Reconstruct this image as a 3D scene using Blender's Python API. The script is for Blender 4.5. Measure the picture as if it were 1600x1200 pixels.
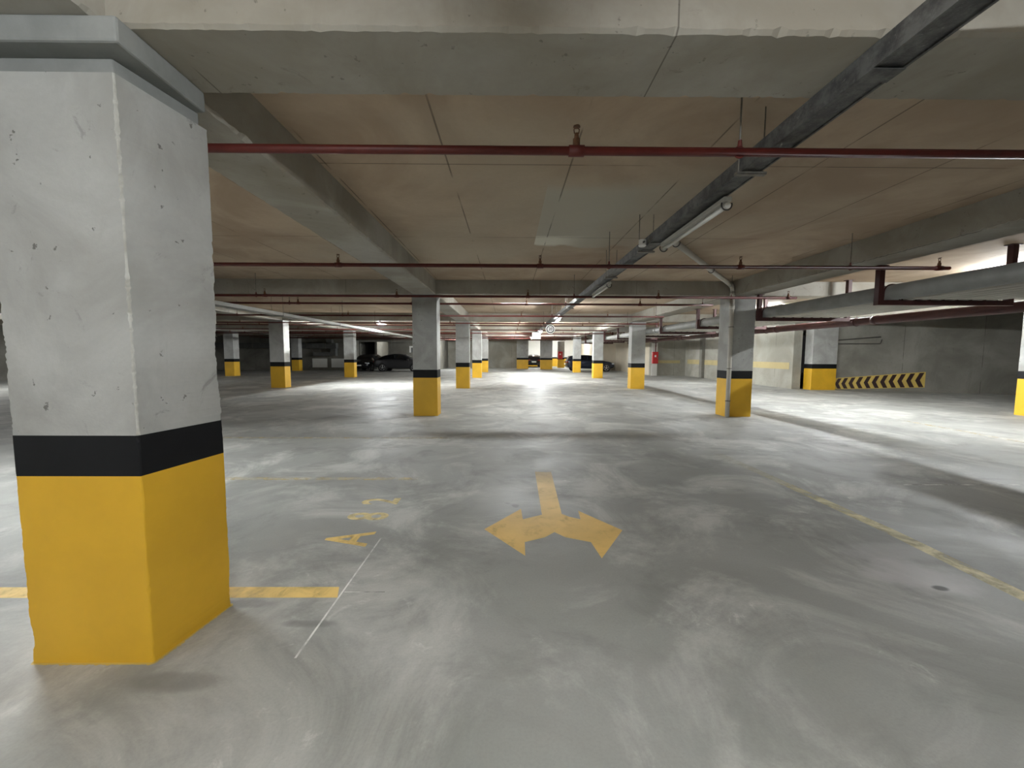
import bpy, bmesh, math, random
from mathutils import Vector, Matrix, noise

for o in list(bpy.data.objects):
    bpy.data.objects.remove(o)
SC = bpy.context.scene
COL = SC.collection
R = math.radians

# ------------------------------------------------------------------ camera, world, exposure
EYE = 1.6
cam_data = bpy.data.cameras.new('camera')
cam_data.sensor_fit = 'HORIZONTAL'
cam_data.sensor_width = 36.0
cam_data.lens = 36.0 * 620.0 / 1600.0
cam_data.clip_start = 0.05
cam_data.clip_end = 300
cam = bpy.data.objects.new('camera', cam_data)
COL.objects.link(cam)
cam.matrix_world = (Matrix.Translation((0, 0, EYE)) @ Matrix.Rotation(R(-0.46), 4, 'Z')
                    @ Matrix.Rotation(R(90 - 4.33), 4, 'X') @ Matrix.Rotation(R(0.22), 4, 'Z'))
SC.camera = cam

world = bpy.data.worlds.new('world')
SC.world = world
world.use_nodes = True
world.node_tree.nodes['Background'].inputs[0].default_value = (0.5, 0.5, 0.48, 1)
world.node_tree.nodes['Background'].inputs[1].default_value = 0.02
SC.view_settings.view_transform = 'Standard'
SC.view_settings.look = 'None'
SC.view_settings.gamma = 1.0
SC.view_settings.use_curve_mapping = False
SC.view_settings.exposure = 0.0

# lamp strengths (emission of each fluorescent tube that is switched on)
P_BEHIND, P_LEFT, P_MID, P_RIGHT, P_FAR = 600, 2300, 1750, 1500, 1400

# ------------------------------------------------------------------ levels of the building
SLAB = 3.45          # underside of the slab
SOFFIT = 3.09        # underside of the beams
YELLOW, BLACK = 0.985, 1.19
ROWS = [1.95 + 8.2 * k for k in range(-1, 6)]      # front of every cross row
CD = 0.48

# ------------------------------------------------------------------ material helpers
def hexc(r, g, b):
    f = lambda c: (c / 12.92 if c <= 0.04045 else ((c + 0.055) / 1.055) ** 2.4)
    return (f(r / 255), f(g / 255), f(b / 255), 1)

class Nodes:
    def __init__(s, name):
        s.m = bpy.data.materials.new(name)
        s.m.use_nodes = True
        s.t = s.m.node_tree
        s.b = s.t.nodes['Principled BSDF']
        s.out = s.t.nodes['Material Output']
        s._pos = None
    def n(s, kind, **kw):
        nd = s.t.nodes.new(kind)
        for k, v in kw.items():
            setattr(nd, k, v)
        return nd
    def link(s, a, b):
        s.t.links.new(a, b)
    def pos(s, obj=False):
        if obj:
            return s.n('ShaderNodeTexCoord').outputs['Object']
        if s._pos is None:
            s._pos = s.n('ShaderNodeNewGeometry').outputs['Position']
        return s._pos
    def scaled(s, sx, sy, sz, rot=(0, 0, 0)):
        m = s.n('ShaderNodeMapping')
        m.inputs['Scale'].default_value = (sx, sy, sz)
        m.inputs['Rotation'].default_value = rot
        s.link(s.pos(), m.inputs[0])
        return m.outputs[0]
    def noise(s, scale, detail=5, rough=0.55, dist=0.0, vec=None):
        nd = s.n('ShaderNodeTexNoise')
        nd.inputs['Scale'].default_value = scale
        nd.inputs['Detail'].default_value = detail
        nd.inputs['Roughness'].default_value = rough
        nd.inputs['Distortion'].default_value = dist
        s.link(vec if vec is not None else s.pos(), nd.inputs['Vector'])
        return nd.outputs[0]
    def ramp(s, fac, a, b, lo=0.0, hi=1.0):
        nd = s.n('ShaderNodeMapRange')
        nd.interpolation_type = 'SMOOTHSTEP'
        s.link(fac, nd.inputs[0])
        for i, v in enumerate((a, b, lo, hi)):
            nd.inputs[i + 1].default_value = v
        return nd.outputs[0]
    def math(s, op, a, b=None):
        nd = s.n('ShaderNodeMath', operation=op)
        for i, v in enumerate((a, b)):
            if v is None:
                continue
            if isinstance(v, (int, float)):
                nd.inputs[i].default_value = v
            else:
                s.link(v, nd.inputs[i])
        return nd.outputs[0]
    def mix(s, fac, a, b, blend='MIX'):
        nd = s.n('ShaderNodeMix', data_type='RGBA', blend_type=blend)
        for sock, v in ((nd.inputs[0], fac), (nd.inputs[6], a), (nd.inputs[7], b)):
            if isinstance(v, (int, float)):
                sock.default_value = v
            elif isinstance(v, tuple):
                sock.default_value = v
            else:
                s.link(v, sock)
        return nd.outputs[2]
    def sep(s):
        nd = s.n('ShaderNodeSeparateXYZ')
        s.link(s.pos(), nd.inputs[0])
        return nd.outputs
    def bump(s, h, strength=0.3, dist=0.01):
        nd = s.n('ShaderNodeBump')
        nd.inputs['Strength'].default_value = strength
        nd.inputs['Distance'].default_value = dist
        s.link(h, nd.inputs['Height'])
        s.link(nd.outputs[0], s.b.inputs['Normal'])
    def color(s, c):
        if isinstance(c, tuple):
            s.b.inputs['Base Color'].default_value = c
        else:
            s.link(c, s.b.inputs['Base Color'])
    def set(s, rough=0.6, metal=0.0, spec=None):
        s.b.inputs['Roughness'].default_value = rough
        s.b.inputs['Metallic'].default_value = metal
        if spec is not None:
            s.b.inputs['Specular IOR Level'].default_value = spec
        return s.m

def line_mask(N, coord, period, phase, width):
    """thin repeated line where frac((c-phase)/period) is near 0"""
    a = N.math('DIVIDE', N.math('SUBTRACT', coord, phase), period)
    f = N.math('FRACT', a)
    d = N.math('ABSOLUTE', N.math('SUBTRACT', f, 0.5))
    return N.math('GREATER_THAN', d, 0.5 - width / period)

def concrete(name, base, dark, light, scale=1.2, pits=0.0, seams=None, bump=0.25, rough=0.85, patch=False):
    N = Nodes(name)
    n1 = N.noise(scale, 6, 0.6, 0.6)
    n2 = N.noise(scale * 0.33, 4, 0.5, 0.4)
    n3 = N.noise(scale * 28, 4, 0.6)
    c = N.mix(N.ramp(n1, 0.35, 0.7), dark, base)
    c = N.mix(N.ramp(n2, 0.52, 0.75, 0, 0.75), c, light)
    c = N.mix(N.ramp(n3, 0.3, 0.8, 0, 0.18), c, dark)
    h = N.math('ADD', N.math('MULTIPLY', n1, 0.6), N.math('MULTIPLY', n3, 0.25))
    if pits:
        n4 = N.noise(17.0, 4, 0.55)
        p = N.ramp(n4, 0.68, 0.72)
        c = N.mix(N.math('MULTIPLY', p, pits), c, (0.10, 0.095, 0.085, 1))
        h = N.math('SUBTRACT', h, N.math('MULTIPLY', p, 0.8))
        n5 = N.noise(1.6, 8, 0.7, 1.0, N.scaled(1, 1, 0.35))
        c = N.mix(N.ramp(n5, 0.52, 0.72, 0, 0.6), c, dark)
        n6 = N.noise(3.1, 9, 0.72, 1.5)
        c = N.mix(N.ramp(n6, 0.60, 0.70, 0, 0.55), c, tuple(v * 0.62 for v in dark[:3]) + (1,))
    if patch:                       # smooth pale plaster repair on the slab
        X, Y, Z = N.sep()
        wob = N.math('MULTIPLY', N.math('SUBTRACT', N.noise(1.3, 3), 0.5), 0.35)
        ins = N.math('MULTIPLY', N.math('GREATER_THAN', X, 0.42), N.ramp(N.math('ADD', X, wob), 2.5, 1.2))
        ins = N.math('MULTIPLY', ins, N.ramp(N.math('ADD', Y, wob), 4.35, 4.75))
        ins = N.math('MULTIPLY', ins, N.ramp(N.math('ADD', Y, N.math('MULTIPLY', wob, 2.0)), 7.0, 6.85))
        c = N.mix(N.math('MULTIPLY', ins, 0.7), c, (0.50, 0.49, 0.42, 1))
        smear = N.math('MULTIPLY', N.ramp(N.math('ADD', Y, wob), 6.3, 6.5), N.ramp(X, 1.3, 0.7))
        c = N.mix(N.math('MULTIPLY', N.math('MULTIPLY', ins, smear), 0.9), c, (0.80, 0.78, 0.68, 1))
    if seams:
        X, Y, Z = N.sep()
        brk = N.ramp(N.noise(1.1, 3), 0.40, 0.52)
        for ax, per, ph, w in seams:
            mk = N.math('MULTIPLY', line_mask(N, (X, Y, Z)[ax], per, ph, w), brk)
            c = N.mix(N.math('MULTIPLY', mk, 0.6), c, (0.05, 0.04, 0.035, 1))
            h = N.math('SUBTRACT', h, N.math('MULTIPLY', mk, 0.5))
    N.color(c)
    N.bump(h, bump, 0.012)
    return N.set(rough, 0, 0.25)

def plain(name, col, rough=0.5, metal=0.0, var=0.25, scale=6.0, spec=None):
    N = Nodes(name)
    d = tuple(v * (1 - var) for v in col[:3]) + (1,)
    N.color(N.mix(N.ramp(N.noise(scale, 5, 0.6), 0.35, 0.7), d, col))
    return N.set(rough, metal, spec)

def emit(name, col, strength):
    N = Nodes(name)
    N.color(col)
    N.b.inputs['Emission Color'].default_value = col
    N.b.inputs['Emission Strength'].default_value = strength
    return N.set(0.4)

def floor_paint(name, col, wear, fade=None):
    """worn road paint: real holes in the paint film let the concrete show"""
    N = Nodes(name)
    n = N.noise(5.0, 8, 0.7, 0.5)
    n2 = N.noise(1.4, 5, 0.6)
    N.color(N.mix(N.ramp(n2, 0.3, 0.7), tuple(v * 0.8 for v in col[:3]) + (1,), col))
    a = N.ramp(n, wear - 0.30, wear + 0.26, 0.0, 0.92)
    if fade:
        X, Y, Z = N.sep()
        a = N.math('MULTIPLY', a, N.ramp((X, Y)[fade[0]], fade[1], fade[2], fade[3], 1.0))
    N.link(a, N.b.inputs['Alpha'])
    return N.set(0.6)

# ------------------------------------------------------------------ materials
M = {}
M['slab'] = concrete('raw slab concrete', hexc(192, 174, 152), hexc(166, 146, 125), hexc(192, 182, 163), 0.7,
                     seams=[(0, 1.2, -0.6, 0.008), (1, 2.44, 1.6, 0.008)], patch=True)
M['beam'] = concrete('cast beam concrete', hexc(171, 168, 159), hexc(148, 142, 130), hexc(183, 181, 174), 0.9, pits=0.5,
                     seams=[(0, 2.44, 0.78, 0.004)])
M['pillar'] = concrete('pale pillar concrete', hexc(176, 177, 174), hexc(152, 152, 148), hexc(188, 189, 187), 1.5, pits=0.75, bump=0.4)
M['worn_edge'] = concrete('pale worn concrete arris', hexc(188, 188, 183), hexc(158, 157, 150), hexc(194, 194, 189), 9.0)
M['neck'] = concrete('grey collar render', hexc(146, 148, 146), hexc(128, 130, 128), hexc(158, 160, 158), 2.0)
M['wall'] = concrete('grey wall concrete', hexc(160, 158, 148), hexc(135, 132, 122), hexc(172, 170, 160), 0.6, pits=0.3,
                     seams=[(0, 2.44, 0.3, 0.01), (1, 2.44, 0.3, 0.01)])
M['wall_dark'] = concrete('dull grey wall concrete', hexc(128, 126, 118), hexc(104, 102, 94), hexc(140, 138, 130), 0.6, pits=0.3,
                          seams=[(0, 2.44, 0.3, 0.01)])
M['wall_white'] = plain('white wall paint', hexc(226, 226, 220), 0.7, var=0.08, scale=1.0)
M['wall_tan'] = plain('tan plaster', hexc(190, 180, 160), 0.8, var=0.12, scale=1.0)
M['yellow'] = plain('yellow gloss paint', hexc(220, 173, 46), 0.45, var=0.13, scale=1.6, spec=0.4)
M['black'] = plain('black band paint', hexc(25, 26, 28), 0.6, var=0.2, scale=3.0, spec=0.15)
M['stripe_faded'] = plain('faded ochre wall stripe', hexc(176, 160, 116), 0.8, var=0.1, scale=2)
M['red'] = plain('dark red pipe paint', hexc(98, 36, 29), 0.5, var=0.25, scale=8)
M['red_dark_shade'] = plain('dark red steel paint with shade', hexc(66, 28, 26), 0.6, var=0.25, scale=8)  # hanger red darkened, the shade of the rack is put into the colour
M['red_box'] = plain('red cabinet paint', hexc(186, 36, 40), 0.4, var=0.1)
M['rust'] = plain('rusty brass', hexc(120, 84, 60), 0.5, 0.5, 0.4, 30)
M['steel'] = plain('dull threaded steel', hexc(140, 136, 128), 0.5, 0.6, 0.3, 20)
M['pvc'] = plain('pale grey plastic pipe', hexc(196, 192, 182), 0.5, var=0.12, scale=2)
M['pipe_grey'] = plain('grey plastic pipe', hexc(178, 178, 172), 0.45, var=0.15, scale=3)
M['pipe_dull'] = plain('dull grey pipe wrap', hexc(140, 140, 136), 0.5, var=0.2, scale=3)
M['lamp_body'] = plain('off white lamp housing', hexc(205, 203, 196), 0.45, var=0.1)
M['tube_off'] = plain('unlit milky tube', hexc(216, 216, 210), 0.3, var=0.05)
M['dark_plastic'] = plain('dark clip plastic', hexc(50, 48, 45), 0.5)
M['backlit'] = emit('backlit sign face', (1, 0.98, 0.95, 1), 0.9)
M['white_sign'] = plain('white sign paint', hexc(232, 232, 228), 0.5, var=0.05)
M['print_black'] = plain('black sign print', hexc(26, 26, 28), 0.5, var=0.05)
M['maroon'] = plain('dark chevron paint', hexc(48, 30, 28), 0.5, var=0.15)
M['chev_yellow'] = plain('dusty chevron yellow', hexc(196, 170, 88), 0.6, var=0.2, scale=2)
M['tyre'] = plain('tyre rubber', hexc(28, 28, 28), 0.8, var=0.2)
M['rim'] = plain('alloy rim', hexc(170, 170, 172), 0.35, 0.8, 0.1)
M['glass'] = plain('dark car glass', hexc(16, 18, 20), 0.08, 0, 0.1)
M['car_grey'] = plain('dark grey car paint', hexc(56, 56, 58), 0.28, 0.4, 0.05)
M['car_black'] = plain('black car paint', hexc(22, 22, 25), 0.25, 0.2, 0.05)
M['car_navy'] = plain('navy car paint', hexc(32, 38, 54), 0.25, 0.4, 0.05)
M['lens_red'] = plain('red lamp lens', hexc(120, 16, 16), 0.2)
M['lens_clear'] = plain('clear lamp lens', hexc(200, 205, 210), 0.15)
M['recess_shade'] = plain('recess wall with painted shade', hexc(60, 52, 44), 0.6)  # darkness of the unlit recess painted into its wall colour
M['duct'] = plain('dusty sheet metal duct', hexc(104, 106, 104), 0.5, 0.3, 0.25, 2)
M['paint_y'] = floor_paint('worn yellow floor paint', hexc(247, 212, 128), 0.36)
M['paint_num'] = floor_paint('worn pale yellow number paint', hexc(246, 226, 164), 0.43)
M['paint_y2'] = floor_paint('very worn yellow floor paint', hexc(242, 220, 160), 0.62)
M['paint_line'] = floor_paint('faded lane line paint', hexc(236, 224, 176), 0.46, (1, 6.2, 3.2, 0.15))
M['paint_arrow'] = floor_paint('yellow arrow paint', hexc(245, 205, 122), 0.25, (1, 5.45, 4.6, 0.35))
M['chalk'] = floor_paint('white chalk', hexc(244, 244, 240), 0.38)
M['chalk2'] = floor_paint('rubbed white chalk', hexc(236, 236, 230), 0.46)

# dusty galvanised tray
N = Nodes('dusty galvanised steel')
n1 = N.noise(9, 7, 0.7)
n2 = N.noise(45, 4, 0.6)
c = N.mix(N.ramp(n1, 0.35, 0.65), hexc(74, 74, 74), hexc(112, 112, 110))
c = N.mix(N.ramp(n2, 0.6, 0.75, 0, 0.5), c, hexc(150, 150, 148))
N.color(c)
N.bump(n2, 0.4, 0.004)
M['tray'] = N.set(0.55, 0.55)

# power-floated concrete floor
N = Nodes('power floated concrete floor')
big = N.noise(0.30, 5, 0.55, 0.5)
mid = N.noise(1.3, 10, 0.66, 0.6)
cloud = N.noise(0.75, 10, 0.68, 0.8, N.scaled(1, 1, 1, (0, 0, 0.7)))
swirl = N.noise(5.5, 9, 0.72, 0.7)
fine = N.noise(70, 4, 0.65)
stretch = N.noise(1.0, 8, 0.65, 0.5, N.scaled(0.6, 1.9, 1, (0, 0, 0.5)))
c = N.mix(N.ramp(big, 0.36, 0.66), hexc(141, 142, 138), hexc(160, 161, 157))
c = N.mix(N.ramp(cloud, 0.46, 0.66, 0, 0.8), c, hexc(190, 190, 185))
c = N.mix(N.ramp(mid, 0.50, 0.72, 0, 0.55), c, hexc(118, 119, 116))
c = N.mix(N.ramp(stretch, 0.54, 0.74, 0, 0.5), c, hexc(124, 124, 121))
c = N.mix(N.math('MULTIPLY', N.ramp(swirl, 0.56, 0.72), N.ramp(cloud, 0.48, 0.62, 0, 0.75)), c, hexc(212, 212, 207))
c = N.mix(N.ramp(fine, 0.35, 0.8, 0, 0.14), c, hexc(96, 96, 93))
spots = N.ramp(N.noise(2.3, 2, 0.4, 0.0, N.scaled(1, 1, 1, (0, 0, 1.1))), 0.76, 0.79, 0, 0.35)
c = N.mix(spots, c, hexc(84, 84, 82))
X, Y, Z = N.sep()
def blob(cx, cy, rx, ry):
    dx = N.math('DIVIDE', N.math('SUBTRACT', X, cx), rx)
    dy = N.math('DIVIDE', N.math('SUBTRACT', Y, cy), ry)
    return N.math('ADD', N.math('MULTIPLY', dx, dx), N.math('MULTIPLY', dy, dy))
wob = N.math('MULTIPLY', N.math('SUBTRACT', N.noise(4.5, 5, 0.6), 0.5), 2.4)
for (cx, cy, rx, ry, col, k) in ((-1.62, 1.83, 0.26, 0.06, hexc(112, 111, 107), 0.5), (-1.68, 2.44, 0.2, 0.04, hexc(100, 99, 95), 0.4),
                                 (3.0, 2.75, 0.34, 0.22, hexc(196, 194, 196), 0.55), (2.98, 2.60, 0.05, 0.03, hexc(70, 70, 68), 0.9),
                                 (3.1, 3.1, 0.4, 0.15, hexc(190, 188, 190), 0.4), (-1.18, 2.25, 0.15, 0.035, hexc(98, 98, 95), 0.5)):
    d = N.math('ADD', blob(cx, cy, rx, ry), wob)
    c = N.mix(N.ramp(d, 1.6, 0.2, 0, k), c, col)
N.color(c)
N.link(N.ramp(mid, 0.3, 0.7, 0.50, 0.68), N.b.inputs['Roughness'])
N.bump(N.math('ADD', N.math('MULTIPLY', mid, 0.5), N.math('MULTIPLY', fine, 0.15)), 0.12, 0.01)
N.b.inputs['Specular IOR Level'].default_value = 0.35
M['floor'] = N.m

# ------------------------------------------------------------------ mesh helpers
class MB:
    def __init__(s):
        s.bm = bmesh.new()
    def box(s, x0, x1, y0, y1, z0, z1):
        v = [s.bm.verts.new(p) for p in ((x0, y0, z0), (x1, y0, z0), (x1, y1, z0), (x0, y1, z0),
                                         (x0, y0, z1), (x1, y0, z1), (x1, y1, z1), (x0, y1, z1))]
        for f in ((0, 3, 2, 1), (4, 5, 6, 7), (0, 1, 5, 4), (1, 2, 6, 5), (2, 3, 7, 6), (3, 0, 4, 7)):
            s.bm.faces.new([v[i] for i in f])
        return s
    def tube(s, pts, r, n=12, caps=True, close=False):
        pts = [Vector(p) for p in pts]
        rs = r if isinstance(r, (list, tuple)) else [r] * len(pts)
        rings = []
        prev = None
        for i, p in enumerate(pts):
            a = pts[max(i - 1, 0)]
            b = pts[min(i + 1, len(pts) - 1)]
            if close:
                a, b = pts[i - 1], pts[(i + 1) % len(pts)]
            t = (b - a).normalized()
            if prev is None:
                u = t.orthogonal().normalized()
            else:
                u = (prev - t * prev.dot(t)).normalized()
            prev = u
            w = t.cross(u)
            rings.append([s.bm.verts.new(p + (u * math.cos(2 * math.pi * k / n) + w * math.sin(2 * math.pi * k / n)) * rs[i])
                          for k in range(n)])
        m = len(rings)
        for i in range(m if close else m - 1):
            A, B = rings[i], rings[(i + 1) % m]
            for k in range(n):
                s.bm.faces.new((A[k], A[(k + 1) % n], B[(k + 1) % n], B[k]))
        if caps and not close:
            s.bm.faces.new(rings[0][::-1])
            s.bm.faces.new(rings[-1])
        return s
    def poly(s, pts, vec):
        """flat outline pushed along vec"""
        a = [s.bm.verts.new(p) for p in pts]
        b = [s.bm.verts.new(Vector(p) + Vector(vec)) for p in pts]
        n = len(pts)
        s.bm.faces.new(a[::-1])
        s.bm.faces.new(b)
        for i in range(n):
            s.bm.faces.new((a[i], a[(i + 1) % n], b[(i + 1) % n], b[i]))
        return s
    def grid(s, rows, close_u=False):
        V = [[s.bm.verts.new(p) for p in r] for r in rows]
        for i in range(len(V) - 1):
            n = len(V[i])
            for k in range(n if close_u else n - 1):
                s.bm.faces.new((V[i][k], V[i][(k + 1) % n], V[i + 1][(k + 1) % n], V[i + 1][k]))
        return V
    def build(s, name, mat, parent=None, smooth=False, bevel=0.0):
        bmesh.ops.recalc_face_normals(s.bm, faces=s.bm.faces)
        me = bpy.data.meshes.new(name)
        s.bm.to_mesh(me)
        s.bm.free()
        me.materials.append(M[mat] if isinstance(mat, str) else mat)
        if smooth:
            for p in me.polygons:
                p.use_smooth = True
        o = bpy.data.objects.new(name, me)
        COL.objects.link(o)
        if parent is not None:
            o.parent = parent
            o.matrix_parent_inverse = Matrix.Translation(parent.location).inverted() if parent.type == 'EMPTY' and not parent.get('local') else Matrix()
        if bevel:
            b = o.modifiers.new('bevel', 'BEVEL')
            b.width = bevel
            b.segments = 2
            b.limit_method = 'ANGLE'
        return o

def tag(o, label, cat=None, group=None, kind=None):
    o['label'] = label
    if cat:
        o['category'] = cat
    if group:
        o['group'] = group
    if kind:
        o['kind'] = kind
    return o

def thing(name, loc, label, cat, group=None, local=False, rz=0.0):
    """Empty at the thing's base. local=True: parts are written in its own frame."""
    o = bpy.data.objects.new(name, None)
    o.empty_display_size = 0.1
    o.location = loc
    o.rotation_euler = (0, 0, rz)
    if local:
        o['local'] = 1
    COL.objects.link(o)
    return tag(o, label, cat, group)

def struct(o, label):
    o['kind'] = 'structure'
    o['label'] = label
    return o

def copy_part(src, parent, off=(0, 0, 0)):
    c = src.copy()
    COL.objects.link(c)
    c.parent = parent
    c.location = Vector(src.location) + Vector(off)
    return c

def arc(c, r, a0, a1, n, axis='y'):
    out = []
    for i in range(n + 1):
        a = a0 + (a1 - a0) * i / n
        if axis == 'y':
            out.append((c[0] + r * math.cos(a), c[1], c[2] + r * math.sin(a)))
        elif axis == 'x':
            out.append((c[0], c[1] + r * math.cos(a), c[2] + r * math.sin(a)))
        else:
            out.append((c[0] + r * math.cos(a), c[1] + r * math.sin(a), c[2]))
    return out

# ------------------------------------------------------------------ floor and ceiling
struct(MB().box(-29, 27, -9, 56, -0.3, 0).build('floor', 'floor'), 'grey power-floated concrete garage floor with scuffs')
ceiling = struct(MB().box(-29, 27, -9, 56, SLAB, SLAB + 0.3).build('ceiling', 'slab'), 'brownish raw concrete slab ceiling with formwork seams')

ROW_X = [(-28.2, -27.6), (-19.62, -19.05), (-10.92, -10.35), (-2.43, -1.85), (5.65, 6.25), (13.9, 14.5), (22.2, 22.8)]

def rough_beam(x0, x1, y0, y1, seed):
    """beam with slightly ragged lower arrises"""
    rnd = random.Random(seed)
    mb = MB()
    along_x = (x1 - x0) > (y1 - y0)
    L = (x1 - x0) if along_x else (y1 - y0)
    n = max(2, int(L / 0.035))
    rows = []
    for i in range(n + 1):
        t = i / n
        def jit():
            k = rnd.random()
            return (0.007 * rnd.random() + (0.018 * rnd.random() if k > 0.8 else 0))
        ja, jb = jit(), jit()
        if along_x:
            x = x0 + L * t
            rows.append([(x, y0, SLAB + 0.02), (x, y0, SOFFIT + 0.012 + ja), (x, y0 + 0.012 + ja, SOFFIT),
                         (x, y1 - 0.012 - jb, SOFFIT), (x, y1, SOFFIT + 0.012 + jb), (x, y1, SLAB + 0.02)])
        else:
            y = y0 + L * t
            rows.append([(x0, y, SLAB + 0.02), (x0, y, SOFFIT + 0.012 + ja), (x0 + 0.012 + ja, y, SOFFIT),
                         (x1 - 0.012 - jb, y, SOFFIT), (x1, y, SOFFIT + 0.012 + jb), (x1, y, SLAB + 0.02)])
    V = mb.grid(rows, close_u=True)
    mb.bm.faces.new(V[0])
    mb.bm.faces.new(V[-1])
    return mb.build('beam', 'beam', ceiling)

for i, (a, b) in enumerate(ROW_X):
    for k in range(len(ROWS) - 1):
        rough_beam(a, b, ROWS[k] + (CD if k else -1.5), ROWS[k + 1], 10 * i + k)
for k, y in enumerate(ROWS):
    for i in range(len(ROW_X) - 1):
        rough_beam(ROW_X[i][1] - (0.58 if i else 0), ROW_X[i + 1][0], y, y + CD, 200 + 10 * k + i)

# ------------------------------------------------------------------ walls
def wall(name, boxes, mat, label):
    mb = MB()
    for b in boxes:
        mb.box(*b)
    return struct(mb.build(name, mat), label)

wall('wall_front', [(-29, 27, -9, -8.6, 0, SLAB)], 'wall', 'plain grey concrete wall closing the hall behind the viewer')
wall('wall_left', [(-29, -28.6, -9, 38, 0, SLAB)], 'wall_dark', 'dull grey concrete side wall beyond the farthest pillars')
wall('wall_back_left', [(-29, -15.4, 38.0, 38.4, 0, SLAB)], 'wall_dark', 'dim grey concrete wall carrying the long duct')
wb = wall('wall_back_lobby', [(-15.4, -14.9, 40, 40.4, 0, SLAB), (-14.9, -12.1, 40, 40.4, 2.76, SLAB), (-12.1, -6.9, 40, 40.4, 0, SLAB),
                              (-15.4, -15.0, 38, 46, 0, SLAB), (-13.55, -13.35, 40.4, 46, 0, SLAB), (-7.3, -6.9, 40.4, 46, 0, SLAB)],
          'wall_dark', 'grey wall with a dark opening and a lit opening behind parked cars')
wall('wall_lobby_inner', [(-13.35, -7.3, 44.4, 44.8, 0, SLAB)], 'wall_tan', 'tan lit wall seen through the opening')
wall('wall_lobby_dark', [(-15.0, -13.55, 44.4, 44.8, 0, SLAB)], 'recess_shade', 'wall at the back of the unlit opening, shade put into its colour')
wall('wall_back', [(-7.3, 0.95, 45.2, 45.6, 0, SLAB)], 'wall', 'grey concrete back wall of the middle bays')
wall('wall_back_far', [(-1, 11, 52, 52.4, 0, SLAB), (-0.1, 0.3, 45.6, 52, 0, SLAB)], 'wall_white', 'bright white wall at the very end of the hall')
far_dado = MB().box(0.3, 11, 51.985, 52, 0, 1.0).build('dado_band', 'yellow', bpy.data.objects['wall_back_far'])
MB().box(0.3, 11, 51.985, 52, 1.0, 1.2).build('dado_stripe', 'black', bpy.data.objects['wall_back_far'])
wall('wall_back_right', [(9.3, 11.2, 40, 40.4, 0, SLAB), (10.75, 11.2, 30.4, 40, 0, SLAB), (9.3, 9.6, 40.4, 52, 0, SLAB)], 'wall_tan',
     'tan wall with a white return behind the dark hatchback')
wj = wall('wall_right_corner', [(10.75, 13.5, 30, 30.4, 0, SLAB)], 'wall', 'short grey wall with brown stripe beside the hose cabinet')
MB().box(11.2, 12.95, 29.985, 30.0, 0.95, 1.16).build('painted_stripe', 'stripe_faded', wj)
wr = wall('wall_right', [(13.35, 13.75, 18.58, 30.0, 0, SLAB)], 'wall', 'grey side wall with a faded ochre stripe behind the pipe rack')
MB().box(13.335, 13.35, 18.8, 22.6, 0.92, 1.24).build('painted_stripe', 'stripe_faded', wr)
MB().box(13.335, 13.35, 23.3, 29.6, 0.92, 1.24).build('painted_stripe', 'stripe_faded', wr)
for y in (22.8, 27.0):
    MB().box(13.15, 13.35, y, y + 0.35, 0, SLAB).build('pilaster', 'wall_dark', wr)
# angled ramp wall
A0, A1 = Vector((15.0, 18.3, 0)), Vector((22.4, 15.5, 0))
AD = (A1 - A0).normalized()
AN = Vector((AD.y, -AD.x, 0))          # towards the hall
if AN.y > 0:
    AN = -AN
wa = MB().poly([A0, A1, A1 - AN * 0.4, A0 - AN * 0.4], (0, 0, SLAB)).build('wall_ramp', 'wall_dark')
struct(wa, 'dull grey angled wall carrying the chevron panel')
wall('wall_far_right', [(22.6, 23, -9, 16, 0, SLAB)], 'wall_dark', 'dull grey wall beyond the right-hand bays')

# ------------------------------------------------------------------ pillars
def ring(x0, x1, y0, y1, z, jit, splay, ch):
    """rectangle outline with small chamfers; jit = 4 corner chips"""
    out = []
    C = [(x0, y0, 1, 1), (x1, y0, -1, 1), (x1 + splay, y1, -1, -1), (x0, y1, 1, -1)]
    for i, (cx, cy, sx, sy) in enumerate(C):
        j = jit[i]
        a, b = (cx, cy + sy * (ch + j), z), (cx + sx * (ch + j), cy, z)
        m = (cx + sx * (0.3 * ch + 0.55 * j), cy + sy * (0.3 * ch + 0.55 * j), z)
        out += [a, m, b] if i % 2 == 0 else [b, m, a]
    return out

def pillar_segment(name, mat, x0, x1, y0, y1, z0, z1, parent, seed, step, chip, cseed, splay=0.0):
    rnd = random.Random(seed)
    n = max(2, int((z1 - z0) / step))
    rows = []
    for i in range(n + 1):
        z = z0 + (z1 - z0) * i / n
        jit = []
        for c in range(4):
            v = noise.noise((z * 5.0, cseed + c * 7.3, 0.2)) * 0.5 + noise.noise((z * 23.0, cseed + c * 3.1, 5.2)) * 0.35 + noise.noise((z * 61.0, cseed + c * 2.1, 1.2)) * 0.35 - 0.1
            big = max(0.0, noise.noise((z * 4.0, cseed + c * 11.7, 9.1)) - 0.25)
            edge = 0.0 if 0 < i < n else 0.3
            jit.append(chip * max(0.0, v + 0.15 + 2.2 * big) * (1 - edge))
        rows.append(ring(x0, x1, y0, y1, z, jit, splay, 0.006 if chip < 0.015 else 0.007))
    mb = MB()
    V = mb.grid(rows, close_u=True)
    mb.bm.faces.new(V[0])
    mb.bm.faces.new(V[-1])
    o = mb.build(name, mat, parent)
    if name == 'shaft' and chip > 0.015:
        o.data.materials.append(M['worn_edge'])
        for p in o.data.polygons:
            if abs(p.normal.x) > 0.25 and abs(p.normal.y) > 0.25:
                p.material_index = 1
    return o

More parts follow.
